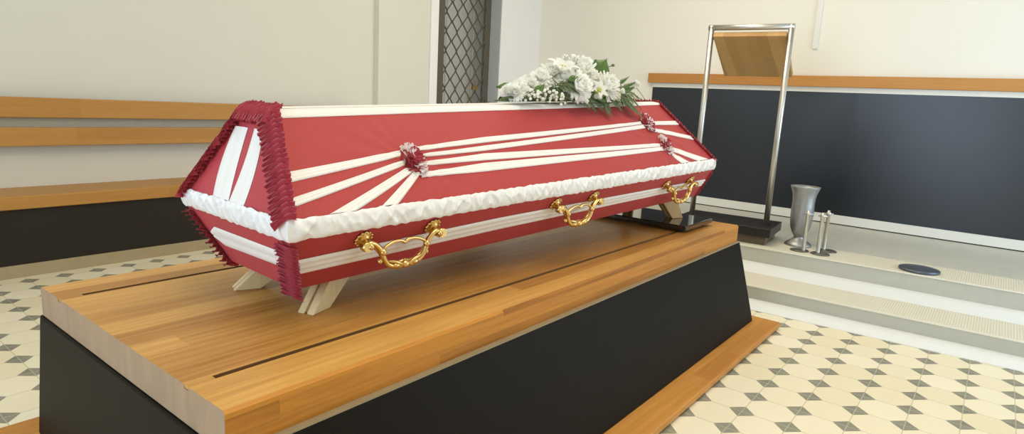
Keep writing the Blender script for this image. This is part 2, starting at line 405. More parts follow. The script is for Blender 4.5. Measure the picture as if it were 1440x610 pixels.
for xa, xb in ((.452, .474), (2.94, 2.962)):
    m = MB(); m.prism([(1.385 - .448, .403), (1.385 - .554, .032), (1.385 + .554, .032), (1.385 + .448, .403)], xa, xb, 0); m.build('end_panel', M['black'], cat, bevel=.004)
m = MB(); m.box((.37, .700, .006), (3.05, 2.07, .032)); m.build('plinth_board', M['oak'], cat, bevel=.004)
for xx in (.5, 1.7, 2.8):
    m = MB(); m.box((xx, .78, 0), (xx + .08, 1.99, .006)); m.build('foot_strip', M['gap'], cat)

m = MB(); m.box((.462, .910, .4005), (2.962, .926, .4048)); m.build('lit_edge_strip', M['stripedge'], cat)  # added strip; its beige stands in for light on the panel's top edge
# black plate under the far coffin feet
pt = empty('support_plate', (2.70, 1.33, .48), label='shiny black plate on the catafalque top under the far coffin feet', cat='plate')
m = MB(); m.box((2.537, 1.012, .492), (2.852, 1.66, .513)); m.build('plate', M['glossblack'], pt, bevel=.004)
for px in (2.575, 2.81):
    for py in (1.05, 1.62):
        m = MB(); m.lathe([(.016, .4802), (.016, .492)], (px, py, 0), 16); m.build('rubber_foot', M['gap'], pt)

# ------------------------------------------------------------------ coffin
Cn = {'nTr': (0.7801, 1.3045, 0.9502), 'nTl': (0.789, 1.4534, 0.9502), 'nRr': (0.7003, 1.1177, 0.7358), 'nRl': (0.7322, 1.6484, 0.7358), 'nQr': (0.7015, 1.1176, 0.6964), 'nQl': (0.7334, 1.6483, 0.6964), 'nBr': (0.7708, 1.2078, 0.5553), 'nBl': (0.7914, 1.5505, 0.5553), 'fTr': (2.539, 1.1956, 1.0305), 'fTl': (2.5484, 1.3507, 1.0305), 'fRr': (2.7117, 0.9857, 0.7983), 'fRl': (2.745, 1.5384, 0.7983), 'fQr': (2.7129, 0.9857, 0.7589), 'fQl': (2.7462, 1.5383, 0.7589), 'fBr': (2.7728, 1.0803, 0.6176), 'fBl': (2.7943, 1.4372, 0.6176)}
Cn = {k: V(v) for k, v in Cn.items()}
# the far lower end slopes in like the near one
for a in 'rl':
    Cn['fB' + a] = lerp(Cn['fQ' + a], Cn['fB' + a], 1.0)
def bil(q, u, v):
    a, b, c, d = q
    return (1 - v) * ((1 - u) * a + u * b) + v * ((1 - u) * d + u * c)
CC = sum(Cn.values(), V((0, 0, 0))) / len(Cn)
def qn(q, u, v):
    e = .01
    n = (bil(q, u + e, v) - bil(q, u - e, v)).cross(bil(q, u, v + e) - bil(q, u, v - e)).normalized()
    return n if n.dot(bil(q, u, v) - CC) > 0 else -n
LID = [Cn['nTr'], Cn['fTr'], Cn['fRr'], Cn['nRr']]
LIDL = [Cn['nTl'], Cn['fTl'], Cn['fRl'], Cn['nRl']]
LOW = [Cn['nQr'], Cn['fQr'], Cn['fBr'], Cn['nBr']]
LOWL = [Cn['nQl'], Cn['fQl'], Cn['fBl'], Cn['nBl']]
END = [Cn['nTl'], Cn['nTr'], Cn['nRr'], Cn['nRl']]
LEND = [Cn['nQl'], Cn['nQr'], Cn['nBr'], Cn['nBl']]
FEND = [Cn['fTl'], Cn['fTr'], Cn['fRr'], Cn['fRl']]
FLEND = [Cn['fQl'], Cn['fQr'], Cn['fBr'], Cn['fBl']]
TOP = [Cn['nTr'], Cn['fTr'], Cn['fTl'], Cn['nTl']]
BOT = [Cn['nBr'], Cn['fBr'], Cn['fBl'], Cn['nBl']]
ROS = [(.186, .586), (.854, .332), (.846, .694)]
def fold(u, v):
    """gathers of the cloth drawn towards the rosettes"""
    edge = min(1, 12 * min(u, 1 - u)) * min(1, 6 * min(v, 1 - v)); edge = max(0, edge)
    h = 0
    for k, (a, b) in enumerate(ROS):
        du, dv = (u - a) * 1.85, (v - b) * .29
        d = math.hypot(du, dv); ang = math.atan2(dv, du)
        h += .0035 * math.exp(-d / .16) * (.5 + .5 * math.sin(ang * 17 + k))
    return h * edge
coffin = empty('coffin', (1.73, 1.32, .48), label='crimson cloth covered coffin with white ribbons and gilt handles', cat='coffin')
m = MB()
fu = (lambda q, f=False: (lambda u, v: bil(q, u, v) + (qn(q, u, v) * fold(u, v) if f else V((0, 0, 0)))))
m.grid(fu(LID, True), 150, 40, 0); m.grid(fu(LIDL, True), 60, 16, 0, flip=True)
m.grid(fu(TOP), 8, 2, 0, flip=True); m.grid(fu(END), 6, 6, 1, flip=True); m.grid(fu(FEND), 6, 6, 1)
lidb = [Cn['nRr'], Cn['fRr'], Cn['fRl'], Cn['nRl']]; m.grid(fu(lidb), 6, 3, 0)
m.build('lid', [M['red'], M['redend']], coffin)
m = MB()
m.grid(fu(LOW), 12, 4, 0); m.grid(fu(LOWL), 12, 4, 0, flip=True); m.grid(fu(LEND), 6, 4, 1, flip=True); m.grid(fu(FLEND), 6, 4, 1)
m.grid(fu(BOT), 6, 3, 0)
m.grid(lambda u, v: bil([Cn['nQr'], Cn['fQr'], Cn['fQl'], Cn['nQl']], u, v), 6, 3, 0, flip=True)
m.build('coffin_body', [M['red'], M['redend']], coffin)

# gathered satin band round the rim
m = MB()
ringR = [Cn['nRl'], Cn['nRr'], Cn['fRr'], Cn['fRl']]; ringQ = [Cn['nQl'], Cn['nQr'], Cn['fQr'], Cn['fQl']]
cR = sum(ringR, V((0, 0, 0))) / 4
NR = []
for k in range(4):
    a, b, d = ringR[k], ringR[(k + 1) % 4], ringQ[k]
    n = (b - a).cross(d - a).normalized(); NR.append(n if n.dot((a + b) / 2 - cR) > 0 else -n)
for k in range(4):
    a, b, c, d = ringR[k], ringR[(k + 1) % 4], ringQ[(k + 1) % 4], ringQ[k]
    ln = (b - a).length; nu = max(40, int(ln / .0045)); q = [a, b, c, d]
    n = (b - a).cross(d - a).normalized()
    if n.dot((a + b) / 2 - cR) < 0: n = -n
    def trim(u, v, q=q, n=n, ln=ln, k=k):
        p = bil(q, u, -.10 + 1.22 * v)
        ed = min(u, 1 - u) * ln; sm = min(1, ed / .016); nm = n
        if sm < 1:
            n2 = NR[(k - 1) % 4] if u < .5 else NR[(k + 1) % 4]
            nm = (n + n2) / (1 + n.dot(n2)); nm = n.lerp(nm, 1 - sm)
        s = u * ln
        pr = math.sin(PI * min(1, max(0, .015 + .97 * v))) ** .55
        w = noise.noise(V((s * 30 + v * .8 + 17 * k, v * .7, k * 5.))); w4 = noise.noise(V((s * 38 - v * .9 + 11 * k, v * .8, 2 + k * 3.)))
        w2 = noise.noise(V((s * 45 - v * 1.2, v * 1.6, 3 + k)))
        w3 = noise.noise(V((s * 120, v * .8, 9 + k)))
        h = .0008 + .0062 * pr + sm * (pr * (.0062 * max(0, 1 - 2.6 * abs(w)) ** 2 + .0022 * w2 + .0045 * max(0, 1 - 3.2 * abs(w4)) ** 2) + .0008 * w3)
        sc = .0035 * noise.noise(V((s * 55, v, 7.7))) * sm
        return p + nm * h + V((0, 0, sc))
    m.grid(trim, nu, 12, 0)
m.build('satin_trim', M['satin'], coffin)

# ribbons
def ribbon(q, pairs, puckers=3, lift=.003, f=False, nseg=None, amp=.0016):
    """pairs: (u1,v1,u2,v2) across-lines, in order along the ribbon"""
    m = MB(); nP = len(pairs) - 1
    nu = nseg or 24 * nP
    def fn(u, v):
        x = min(u * nP, nP - 1e-6); i = int(x); t = x - i
        A, B = pairs[i], pairs[i + 1]
        a = (lerp(A[0], B[0], t), lerp(A[1], B[1], t)); b = (lerp(A[2], B[2], t), lerp(A[3], B[3], t))
        uu, vv = lerp(a[0], b[0], v), lerp(a[1], b[1], v)
        wob = noise.noise(V((uu * 13, vv * 9, 2.))) * .5
        h = lift + amp * (.5 + .5 * math.cos(2 * PI * puckers * v + PI + wob * 2)) * math.sin(PI * min(max(v, .0), 1)) ** .3
        if v in (0., 1.): h = lift * .3
        if f: h += fold(uu, vv)
        return bil(q, uu, vv) + qn(q, uu, vv) * h
    m.grid(fn, nu, 12, 0)
    return m.build('ribbon', M['ribbon'], coffin)
rb = lambda *p: ribbon(LID, p, f=True)
rb((.003, .584, .001, .683), (.172, .465, .168, .53))
rb((.000, .822, .000, .904), (.175, .56, .170, .622))
rb((.046, .992, .080, .996), (.170, .650, .181, .690))
rb((.114, .990, .138, .990), (.178, .70, .190, .72))
rb((.200, .440, .198, .487), (.343, .379, .336, .446), (.835, .300, .830, .345))
rb((.205, .520, .203, .556), (.332, .480, .326, .541), (.835, .350, .830, .410))
rb((.205, .605, .203, .646), (.323, .570, .314, .651), (.83, .655, .825, .705))
rb((.190, .712, .188, .763), (.312, .678, .302, .773), (.83, .71, .825, .77))
rb((.860, .305, .856, .365), (.992, .315, .992, .385))
rb((.850, .395, .843, .460), (.992, .575, .992, .65))
rb((.855, .705, .842, .765), (.975, .985, .925, .992))
rb((.842, .80, .838, .85), (.885, .985, .850, .992))
ribbon(LID, [(.004, -.008, .004, .072), (.25, -.006, .25, .06), (.995, -.004, .995, .04)], 1)
ribbon(TOP, [(.004, .03, .004, .30), (.995, .03, .995, .30)], 1)
ribbon(TOP, [(.004, .68, .004, .97), (.995, .68, .995, .97)], 1)
ribbon(LIDL, [(.004, .0, .004, .08), (.995, .0, .995, .06)], 1)
ribbon(END, [(.145, .20, .435, .20), (.325, .985, .485, .985)], 2)
ribbon(END, [(.580, .20, .770, .20), (.490, .988, .630, .988)], 2)
ribbon(LEND, [(.10, .44, .12, .56), (.21, .305, .185, .665), (.87, .29, .90, .60), (.97, .40, .96, .52)], 2)
ribbon(LOW, [(.006, .40, .006, .685), (.32, .325, .325, .632), (.994, .37, .99, .61)], 3, amp=.003)
ribbon(LOWL, [(.006, .36, .006, .66), (.99, .36, .99, .62)], 2)

# crimson ruffles over the corner edges
def ruffle(A, B, d1, n1, d2, n2, w1, w2, lam=.0138, amp=.014):
    """gathered strip sewn down along the edge, its two free borders standing up in rounded pleats"""
    m = MB(); ln = (B - A).length; np_ = max(3, int(round(ln / lam))); nu = np_ * 10
    T = (B - A).normalized(); mid = (n1 + n2).normalized()
    def fn(u, v):
        t = v * 2 - 1; a = abs(t); side = -1 if t < 0 else 1
        j1 = noise.noise(V((u * np_ * .55, side * 3., A.x * 9))); j2 = noise.noise(V((u * np_ * .9, side * 5. + t, A.z * 9)))
        ph = 2 * PI * np_ * u + (1.1 if side > 0 else 0) + j1 * 1.6
        dd, nn, w = (d1, n1, w1) if t < 0 else (d2, n2, w2)
        wv = math.sin(ph); up = .5 + .5 * math.tanh(2.2 * wv) / .976
        s = A + (B - A) * u + T * (a * lam * (.42 * math.sin(2 * ph + .5) + .30 + .3 * j2))
        fl = amp * (a ** .8) * up * (1 + .35 * j2)
        h = .004 + fl
        return s + dd * (w * a * (1 + .14 * j1 - .10 * up * a)) + nn * h + mid * (.0055 * (1 - a) * (.6 + .4 * math.sin(ph)) + .003 * a)
    m.grid(fn, nu, 10, 0)
    return m.build('ruffle', M['ruffle'], coffin)
def ruf(qa, qb, A, B, w1, w2, **k):
    """edge A-B shared by faces qa and qb"""
    def inward(q):
        c = bil(q, .5, .5); n = qn(q, .5, .5); T = (B - A).normalized()
        near = A.lerp(B, max(0, min(1, (c - A).dot(T) / (B - A).length)))
        d = (c - near); d = d - T * d.dot(T); d = d - n * d.dot(n); return d.normalized(), n
    if (B - A).length > 1e-6:
        d1, n1 = inward(qa); d2, n2 = inward(qb)
        ruffle(A, B, d1, n1, d2, n2, w1, w2, **k)
ruf(END, LIDL, Cn['nTl'], Cn['nRl'], .036, .032, amp=.019)
ruf(END, TOP, Cn['nTl'].lerp(Cn['nTr'], -.06), Cn['nTl'].lerp(Cn['nTr'], 1.05), .036, .022)
ruf(END, LID, Cn['nTr'], Cn['nRr'], .040, .015)
ruf(LEND, LOWL, Cn['nQl'].lerp(Cn['nBl'], .08), Cn['nBl'].lerp(Cn['nQl'], -.10), .030, .030, amp=.018)
ruf(LEND, LOW, Cn['nQr'].lerp(Cn['nBr'], .08), Cn['nBr'].lerp(Cn['nQr'], -.14), .034, .012)
ruf(FEND, LID, Cn['fTr'], Cn['fRr'], .025, .017, amp=.008)
ruf(FEND, TOP, Cn['fTl'], Cn['fTr'], .022, .016, amp=.008)
ruf(FEND, LIDL, Cn['fTl'], Cn['fRl'], .025, .017, amp=.008)
ruf(FLEND, LOW, Cn['fQr'].lerp(Cn['fBr'], .1), Cn['fBr'], .02, .003, amp=.004)
ruf(FLEND, LOWL, Cn['fQl'].lerp(Cn['fBl'], .1), Cn['fBl'], .02, .010, amp=.006)

# rosettes
def rosette(u, v, ra, rv, seed):
    rnd = random.Random(seed)
    c = bil(LID, u, v); n = qn(LID, u, v)
    a = (LID[1] - LID[0]).normalized(); a = (a - n * a.dot(n)).normalized(); b = n.cross(a)
    m = MB()
    N_ = 90
    for i in range(N_):
        rr = math.sqrt((i + .5) / N_); th = i * 2.399 + rnd.uniform(-.3, .3)
        p = c + a * (ra * rr * .95 * math.cos(th)) + b * (rv * rr * .95 * math.sin(th)) + n * (.003 + .016 * (1 - rr * rr) + rnd.uniform(-.002, .002))
        out = (a * math.cos(th) + b * math.sin(th)); tg = n.cross(out)
        tilt = rnd.uniform(-1.1, 1.1); out2 = (out * math.cos(tilt) + tg * math.sin(tilt)).normalized(); tg2 = n.cross(out2)
        ln, wd = rnd.uniform(.009, .014), rnd.uniform(.005, .008)
        wsec = math.sin(2 * th + seed * 1.3) * .35 + (.15 if rr > .55 else -.2) + rnd.uniform(-.45, .45)
        mi = 0 if wsec > -.02 else 1
        cu = rnd.uniform(.5, 1.1); wv = rnd.uniform(0, 6)
        def fn(x, y, p=p, out2=out2, tg2=tg2, ln=ln, wd=wd, cu=cu, wv=wv):
            w = wd * (.55 + .6 * x) * (y * 2 - 1)
            ang = cu * (x * 1.5 - .1)
            return p + out2 * (ln * x * math.cos(ang * .7)) + n * (.003 + ln * math.sin(ang) * .5 + .003 * x * math.sin(y * 7 + wv)) + tg2 * w
        m.grid(fn, 4, 5, mi)
    m.lathe([(ra * .8, 0.001), (ra * .6, .012), (ra * .25, .020)], c, 16, 1, axis=n)
    m.build('rosette', [M['rosewhite'], M['ruffle']], coffin)
rosette(.186, .586, .030, .047, 3); rosette(.854, .332, .033, .044, 5); rosette(.846, .694, .033, .044, 8)

# gilt swing handles
def handle(u, v, side):
    q = LOW if side < 0 else LOWL
    half = .097
    u0, u1 = u - half / 1.99, u + half / 1.99
    mid = bil(q, u, v); n = qn(q, u, v); a = (bil(q, u1, v) - bil(q, u0, v)).normalized()
    dn = (bil(q, u, v + .3) - bil(q, u, v)).normalized()
    hang = (V((0, 0, -1)) * .75 + dn * .25); hang = (hang - a * hang.dot(a)).normalized()
    out = n.copy(); out.z = 0; out = (out - a * out.dot(a)).normalized()
    root = None
    F = lambda x, d, o: mid + a * x + hang * d + out * o
    bow = MB()
    for s in (-1, 1):                            # main bow: scroll, shoulder, deep curve
        for o, r in ((.026, .0068), (.019, .0052)):
            sh = .0 if r > .006 else .006
            pts = smooth([F(s * .104, .026, o), F(s * .110, .016, o), F(s * .098, .010 + sh, o), F(s * .083, .018 + sh, o), F(s * .070, .034 + sh * .6, o + .002), F(s * .064, .050, o + .004), F(s * .050, .070 - sh * .8, o + .005), F(s * .026, .080 - sh, o + .006), F(0, .077 - sh, o + .006)], 6)
            bow.tube(pts, r, 8)
        pts = smooth([F(s * .068, .036, .027), F(s * .056, .026, .026), F(s * .034, .0175, .025), F(s * .012, .017, .025), F(0, .024, .026)], 6)
        bow.tube(pts, .0040, 8)                      # thin cusped upper bar
        bow.ball(F(s * .066, .037, .030), .009, n=10); bow.ball(F(s * .070, .060, .026), .007, n=8)
        bow.ball(F(s * .028, .076, .034), .009, sq=(1.6, 1, .8), n=10)
        pts = smooth([F(s * .05, .062, .034), F(s * .03, .067, .036), F(s * .012, .077, .036), F(0, .083, .034)], 5)
        bow.tube(pts, [.002 + .003 * math.sin(PI * i / (len(pts) - 1)) for i in range(len(pts))], 6)
        bow.tube([F(s * .113, .016, .018), F(s * .113, .016, .036)], .0115, 12)
        bow.ball(F(s * .104, .016, .034), .008, n=8)
    bow.ball(F(0, .078, .034), .010, sq=(1.3, 1, 1), n=10)
    h = bow.build('handle', M['gold'], coffin)
    for s in (-1, 1):
        mm = MB(); c = F(s * .103, 0, 0); c = bil(q, u + s * .103 / 1.99, v) + n * .002
        mm.lathe([(.021, 0), (.022, .002), (.017, .005), (.014, .0045), (.0125, .009), (.006, .0105)], c, 20, axis=n)
        for k in range(12):
            aa = 2 * PI * k / 12; t1 = a; t2 = n.cross(a)
            mm.ball(c + (t1 * math.cos(aa) + t2 * math.sin(aa)) * .0205 + n * .0015, .0042, n=6)
        mm.tube([c + n * .006, F(s * .106, .010, .018), F(s * .113, .016, .024)], [.006, .0065, .0075], 10)
        mm.build('handle_mount', M['gold'], h)
for (u, v) in ((.141, .20), (.498, .215), (.858, .285)):
    handle(u, v, -1); handle(u, v, 1)

# four raked wooden feet
def coffin_foot(top, yaw, zb, rake, mat, length=.105, thick=.046):
    """board leaning outwards along its own axis; notch along the front edge"""
    ax = V((math.cos(yaw), math.sin(yaw), 0)); sd = V((-ax.y, ax.x, 0))
    m = MB(); ht = top.z - zb
    def plank(o0, o1, f0=0.):
        c = []
        for z, sh in ((zb, rake), (top.z, 0)):
            for (l, o) in ((0, o0), (0, o1), (1, o1), (1, o0)):
                x = sh + f0 - l * length * (.62 if z == zb else 1.0)
                p = top + ax * x + sd * o; p.z = z; c.append(p)
        m.hexa(c)
    plank(-thick / 2, -.004); plank(.004, thick / 2); plank(-.004, .004, -.008)
    m.build('foot', mat, coffin, bevel=.002)
def bpt(u, v): return bil(BOT, u, v) + V((0, 0, .004))
coffin_foot(bpt(.055, .16), math.radians(198), .4803, .075, M['footwood'])
coffin_foot(bpt(.040, .84), math.radians(158), .4803, .085, M['footwood'])
coffin_foot(bpt(.955, .18), math.radians(-22), .5135, .055, M['footdark'])
coffin_foot(bpt(.955, .82), math.radians(22), .5135, .055, M['footdark'])

# ------------------------------------------------------------------ flowers on the lid
fl = empty('flower_arrangement', (2.0, 1.30, 1.005), label='white chrysanthemum and lily spray with ferns lying on the coffin lid', cat='flowers')
def ztop(x): return .9502 + (x - .78) / 1.759 * .0803
m = MB()
m.grid(lambda u, v: V((1.62 + .72 * u, 1.300 - .06 * (u - .3) + .055 * math.cos(PI * v) * math.sin(PI * (.05 + .9 * u)) ** .5, ztop(1.62 + .72 * u) + .012 + .05 * math.sin(PI * v) * math.sin(PI * (.05 + .9 * u)) ** .5)), 14, 8, 0)
m.build('floral_foam', M['foam'], fl)
def frame(nrm):
    nrm = V(nrm).normalized(); a = V((1, 0, 0)) if abs(nrm.x) < .8 else V((0, 1, 0)); a = (a - nrm * a.dot(nrm)).normalized(); return a, nrm.cross(a), nrm
def blossom(c, r, nrm, seed, cream=False, tight=0.):
    r *= 1.15
    rnd = random.Random(seed); m = MB(); c = V(c); a, b, n = frame(nrm)
    layers = [(1.0, 24, .10), (.95, 22, .38), (.84, 20, .65), (.68, 16, .92), (.5, 12, 1.15), (.3, 8, 1.35)]
    for k, (lr, cnt, el) in enumerate(layers):
        el = el + tight * (1 - k / 6)
        for i in range(cnt):
            th = 2 * PI * (i + .5 * (k % 2)) / cnt + rnd.uniform(-.12, .12); e = el + rnd.uniform(-.1, .1)
            o = a * math.cos(th) + b * math.sin(th); tg = n.cross(o)
            ln = r * (.62 + .38 * lr) * rnd.uniform(.88, 1.06); wd = r * .135
            def fn(x, y, o=o, tg=tg, ln=ln, wd=wd, e=e):
                ee = e + x * .35 * (1 if e > .5 else -.4)
                w = wd * math.sin(PI * (.1 + .78 * x)) ** .7 * (2 * y - 1)
                return c + o * (ln * x * math.cos(ee) + .1 * r) + n * (ln * x * math.sin(ee) + .3 * wd * (2 * y - 1) ** 2) + tg * w
            m.grid(fn, 4, 2, 0)
    m.ball(c + n * r * .08, r * .42, 0, 8)
    m.build('blossom', M['petalcream'] if cream else M['petal'], fl)
CAMD = V((-.75, -.62, .25))
def up(x, y=-.4, z=.7): return V((x, y, z)) + CAMD * .55
for i, (c, r, nr) in enumerate([
    ((1.617, 1.262, 1.030), .028, up(-.8, -.2, .3)), ((1.606, 1.285, 1.032), .024, up(-.9, 0, .2)), ((1.640, 1.262, 1.042), .025, up(-.5)), ((1.674, 1.290, 1.050), .026, up(-.4)),
    ((1.708, 1.270, 1.056), .026, up(-.3)), ((1.735, 1.30, 1.072), .024, up(-.2)), ((1.772, 1.280, 1.083), .033, up(-.2)), ((1.844, 1.290, 1.102), .040, up(-.1)),
    ((1.992, 1.258, 1.118), .056, up(0)), ((1.945, 1.27, 1.128), .036, up(-.1)), ((2.02, 1.235, 1.098), .036, up(.1)), ((1.888, 1.205, 1.062), .052, up(0, -.7, .35)), ((2.072, 1.195, 1.073), .049, up(.2, -.6, .4)), ((1.862, 1.245, 1.090), .024, up(0)),
    ((2.095, 1.33, 1.10), .040, up(.2, .5, .7)), ((1.93, 1.355, 1.095), .044, up(0, .7, .6)), ((1.79, 1.35, 1.06), .034, up(-.2, .6, .5)), ((2.26, 1.33, 1.07), .036, up(.4, .4, .6))]):
    blossom(c, r, nr, i)
for i, (c, r, nr) in enumerate([((2.401, 1.250, 1.090), .026, (.3, -.5, .6)), ((1.981, 1.180, 1.036), .020, (0, -1, .1)), ((2.187, 1.200, 1.060), .020, (.2, -1, .3)), ((2.110, 1.180, 1.038), .024, (.1, -1, .1))]):
    blossom(c, r, nr, 50 + i, cream=i == 3, tight=.7)
def lily(c, r, nrm, seed):
    rnd = random.Random(seed); m = MB(); c = V(c); a, b, n = frame(nrm)
    for i in range(6):
        th = 2 * PI * i / 6 + rnd.uniform(-.1, .1); o = a * math.cos(th) + b * math.sin(th); tg = n.cross(o)
        def fn(x, y, o=o, tg=tg, i=i):
            e = 1.2 - 1.15 * x; w = r * .30 * math.sin(PI * (.06 + .90 * x)) ** .8 * (2 * y - 1)
            return c + o * (r * x * (.55 + .45 * x)) + n * (r * (.75 * math.sin(x * 1.9))) + tg * w + n * (abs(2 * y - 1) * r * .06)
        m.grid(fn, 7, 4, 0)
        m.tube([c, c + (o * .25 + n) * r * .55], .0012, 4, 1); m.ball(c + (o * .25 + n) * r * .58, .0035, 1, 6)
    m.ball(c + n * .006, .010, 1, 8)
    m.build('lily', [M['petal'], M['heart']], fl)
lily((1.868, 1.262, 1.100), .060, (-.15, -.35, .9), 1); lily((1.990, 1.185, 1.052), .036, (-.3, -.8, .4), 2); lily((2.09, 1.29, 1.10), .05, (.3, .3, .8), 3)
def leaf(base, tip, wd, bend=.0, mat='leafm', nrm=None, name='leaf'):
    base, tip = V(base), V(tip); d = tip - base; m = MB()
    nn = V(nrm) if nrm else V((-.5, -.6, .6)); nn = (nn - d.normalized() * nn.dot(d.normalized())).normalized(); sd = d.cross(nn).normalized()
    def fn(x, y):
        t = 2 * y - 1; w = wd * math.sin(PI * (.03 + .97 * x) ** .85) * t
        return base + d * x + nn * (bend * math.sin(PI * x) - abs(t) * wd * .25) + sd * w
    m.grid(fn, 10, 4, 0)
    m.tube([base + d * x / 6 + nn * (bend * math.sin(PI * x / 6) + .0006) for x in range(7)], .0012, 4)
    m.build(name, M[mat], fl)
leaf((2.07, 1.262, 1.10), (2.175, 1.255, 1.188), .050, .008, nrm=(-.75, -.62, .3)); leaf((2.075, 1.275, 1.10), (2.10, 1.26, 1.178), .032, .006, nrm=(-.75, -.62, .3))
leaf((2.10, 1.25, 1.095), (2.225, 1.245, 1.118), .030, .012, nrm=(-.6, -.55, .6)); leaf((1.835, 1.205, 1.085), (1.905, 1.20, 1.098), .014, .008)
leaf((2.225, 1.26, 1.07), (2.335, 1.24, 1.128), .011, .004); leaf((2.24, 1.255, 1.06), (2.405, 1.24, 1.112), .011, .004); leaf((2.25, 1.25, 1.05), (2.38, 1.235, 1.088), .016, .006)
leaf((1.66, 1.22, 1.03), (1.715, 1.22, 1.065), .014, .006); leaf((2.0, 1.185, 1.04), (2.07, 1.18, 1.06), .016, .004); leaf((2.0, 1.185, 1.03), (2.06, 1.175, 1.025), .014, .004)
leaf((2.11, 1.27, 1.11), (2.14, 1.27, 1.165), .004, .0); leaf((2.04, 1.28, 1.11), (2.056, 1.27, 1.180), .008, .002); leaf((1.655, 1.30, 1.04), (1.61, 1.30, 1.058), .008, .004)
leaf((1.66, 1.275, 1.012), (1.535, 1.285, 1.001), .010, .004, 'fern'); leaf((1.66, 1.26, 1.016), (1.55, 1.27, 1.012), .007, .004, 'fern')
leaf((2.13, 1.33, 1.08), (2.22, 1.37, 1.12), .022, .006); leaf((1.75, 1.36, 1.05), (1.68, 1.40, 1.05), .02, .006); leaf((1.98, 1.38, 1.05), (2.03, 1.43, 1.03), .022, .006)
m = MB(); m.tube(smooth([(2.14, 1.27, 1.12), (2.19, 1.27, 1.15), (2.235, 1.268, 1.163)], 5), .002, 5)
m.ball((2.245, 1.268, 1.166), .006, 0, 8, (1.8, 1, 1)); m.build('bud_stem', M['stem'], fl)
m = MB(); m.tube(smooth([(2.36, 1.25, 1.085), (2.43, 1.25, 1.085), (2.50, 1.245, 1.045)], 6), .0013, 5); m.build('bud_stem', M['stem'], fl)
def frond(base, tip, wd, n=14, sag=.03, seed=0):
    rnd = random.Random(seed); base, tip = V(base), V(tip); m = MB()
    P = [base.lerp(tip, i / n) + V((0, 0, sag * math.sin(PI * i / n))) for i in range(n + 1)]
    m.tube(P, .0015, 5)
    d = (tip - base).normalized(); up_ = V((-.4, -.55, .7)); up_ = (up_ - d * up_.dot(d)).normalized(); sd = d.cross(up_)
    for i in range(1, n + 1):
        t = i / n; l = wd * (math.sin(PI * (.15 + .82 * t)) ** .7) * rnd.uniform(.85, 1.1)
        for s in (-1, 1):
            dr = (sd * s + d * rnd.uniform(.7, 1.0) - up_ * rnd.uniform(0, .35)).normalized(); w = (d - dr * d.dot(dr)).normalized() * l * .17
            A = P[i]; m.poly([A - w * .3, A + dr * l * .5 - w * .9, A + dr * l, A + dr * l * .5 + w * .9, A + w * .3])
    m.build('fern_frond', M['fern'], fl)
for i, (b0, t0, w0, sg) in enumerate([((1.83, 1.235, 1.045), (1.955, 1.185, .992), .036, .02), ((1.92, 1.215, 1.04), (2.045, 1.178, .984), .036, .02), ((2.02, 1.20, 1.045), (2.16, 1.165, .990), .038, .02),
    ((2.10, 1.20, 1.05), (2.275, 1.150, .982), .040, .02), ((2.14, 1.20, 1.05), (2.38, 1.195, 1.035), .040, .02), ((2.10, 1.20, 1.04), (2.25, 1.17, 1.002), .036, .015), ((1.74, 1.235, 1.045), (1.83, 1.20, 1.004), .032, .02),
    ((1.75, 1.22, 1.055), (1.90, 1.19, 1.035), .036, .02), ((1.70, 1.25, 1.035), (1.61, 1.225, 1.006), .026, .01), ((1.67, 1.245, 1.035), (1.72, 1.21, 1.003), .026, .015),
    ((2.2, 1.25, 1.06), (2.46, 1.255, 1.050), .034, .02), ((1.80, 1.23, 1.065), (1.87, 1.19, 1.065), .034, .01), ((1.96, 1.21, 1.04), (2.06, 1.18, 1.002), .034, .02), ((1.78, 1.235, 1.04), (1.875, 1.19, 1.0), .032, .02),
    ((2.18, 1.20, 1.045), (2.32, 1.165, .998), .034, .02), ((1.9, 1.37, 1.06), (1.97, 1.44, 1.02), .034, .03), ((2.1, 1.36, 1.06), (2.2, 1.42, 1.03), .034, .03), ((1.75, 1.37, 1.045), (1.74, 1.42, 1.02), .022, .02),
    ((2.0, 1.205, 1.04), (2.085, 1.165, .968), .040, .02), ((2.12, 1.20, 1.04), (2.29, 1.140, .968), .042, .02), ((1.9, 1.215, 1.035), (2.0, 1.185, .985), .036, .015)]):
    frond(b0, t0, w0, 14, sg, i)
def breath(name_seed, c, ex, n):
    rnd = random.Random(name_seed); m = MB(); c = V(c); root = V((c.x, 1.275, ztop(c.x) + .03))
    for i in range(n):
        p = c + V((rnd.uniform(-1, 1) * ex[0], rnd.uniform(-1, 1) * ex[1], rnd.uniform(-1, 1) * ex[2]))
        m.ball(p, rnd.uniform(.0035, .006), 0, 6); m.tube([root.lerp(p, .35), p], .0006, 3, 1, cap=False)
    tag(m.build('babys_breath', [M['petal'], M['stem']], fl), kind='stuff')
breath(1, (1.985, 1.28, 1.158), (.055, .04, .020), 70); breath(2, (1.66, 1.205, 1.028), (.05, .02, .022), 34); breath(3, (1.745, 1.195, 1.022), (.05, .02, .022), 30); breath(4, (2.2, 1.24, 1.085), (.05, .03, .02), 20)

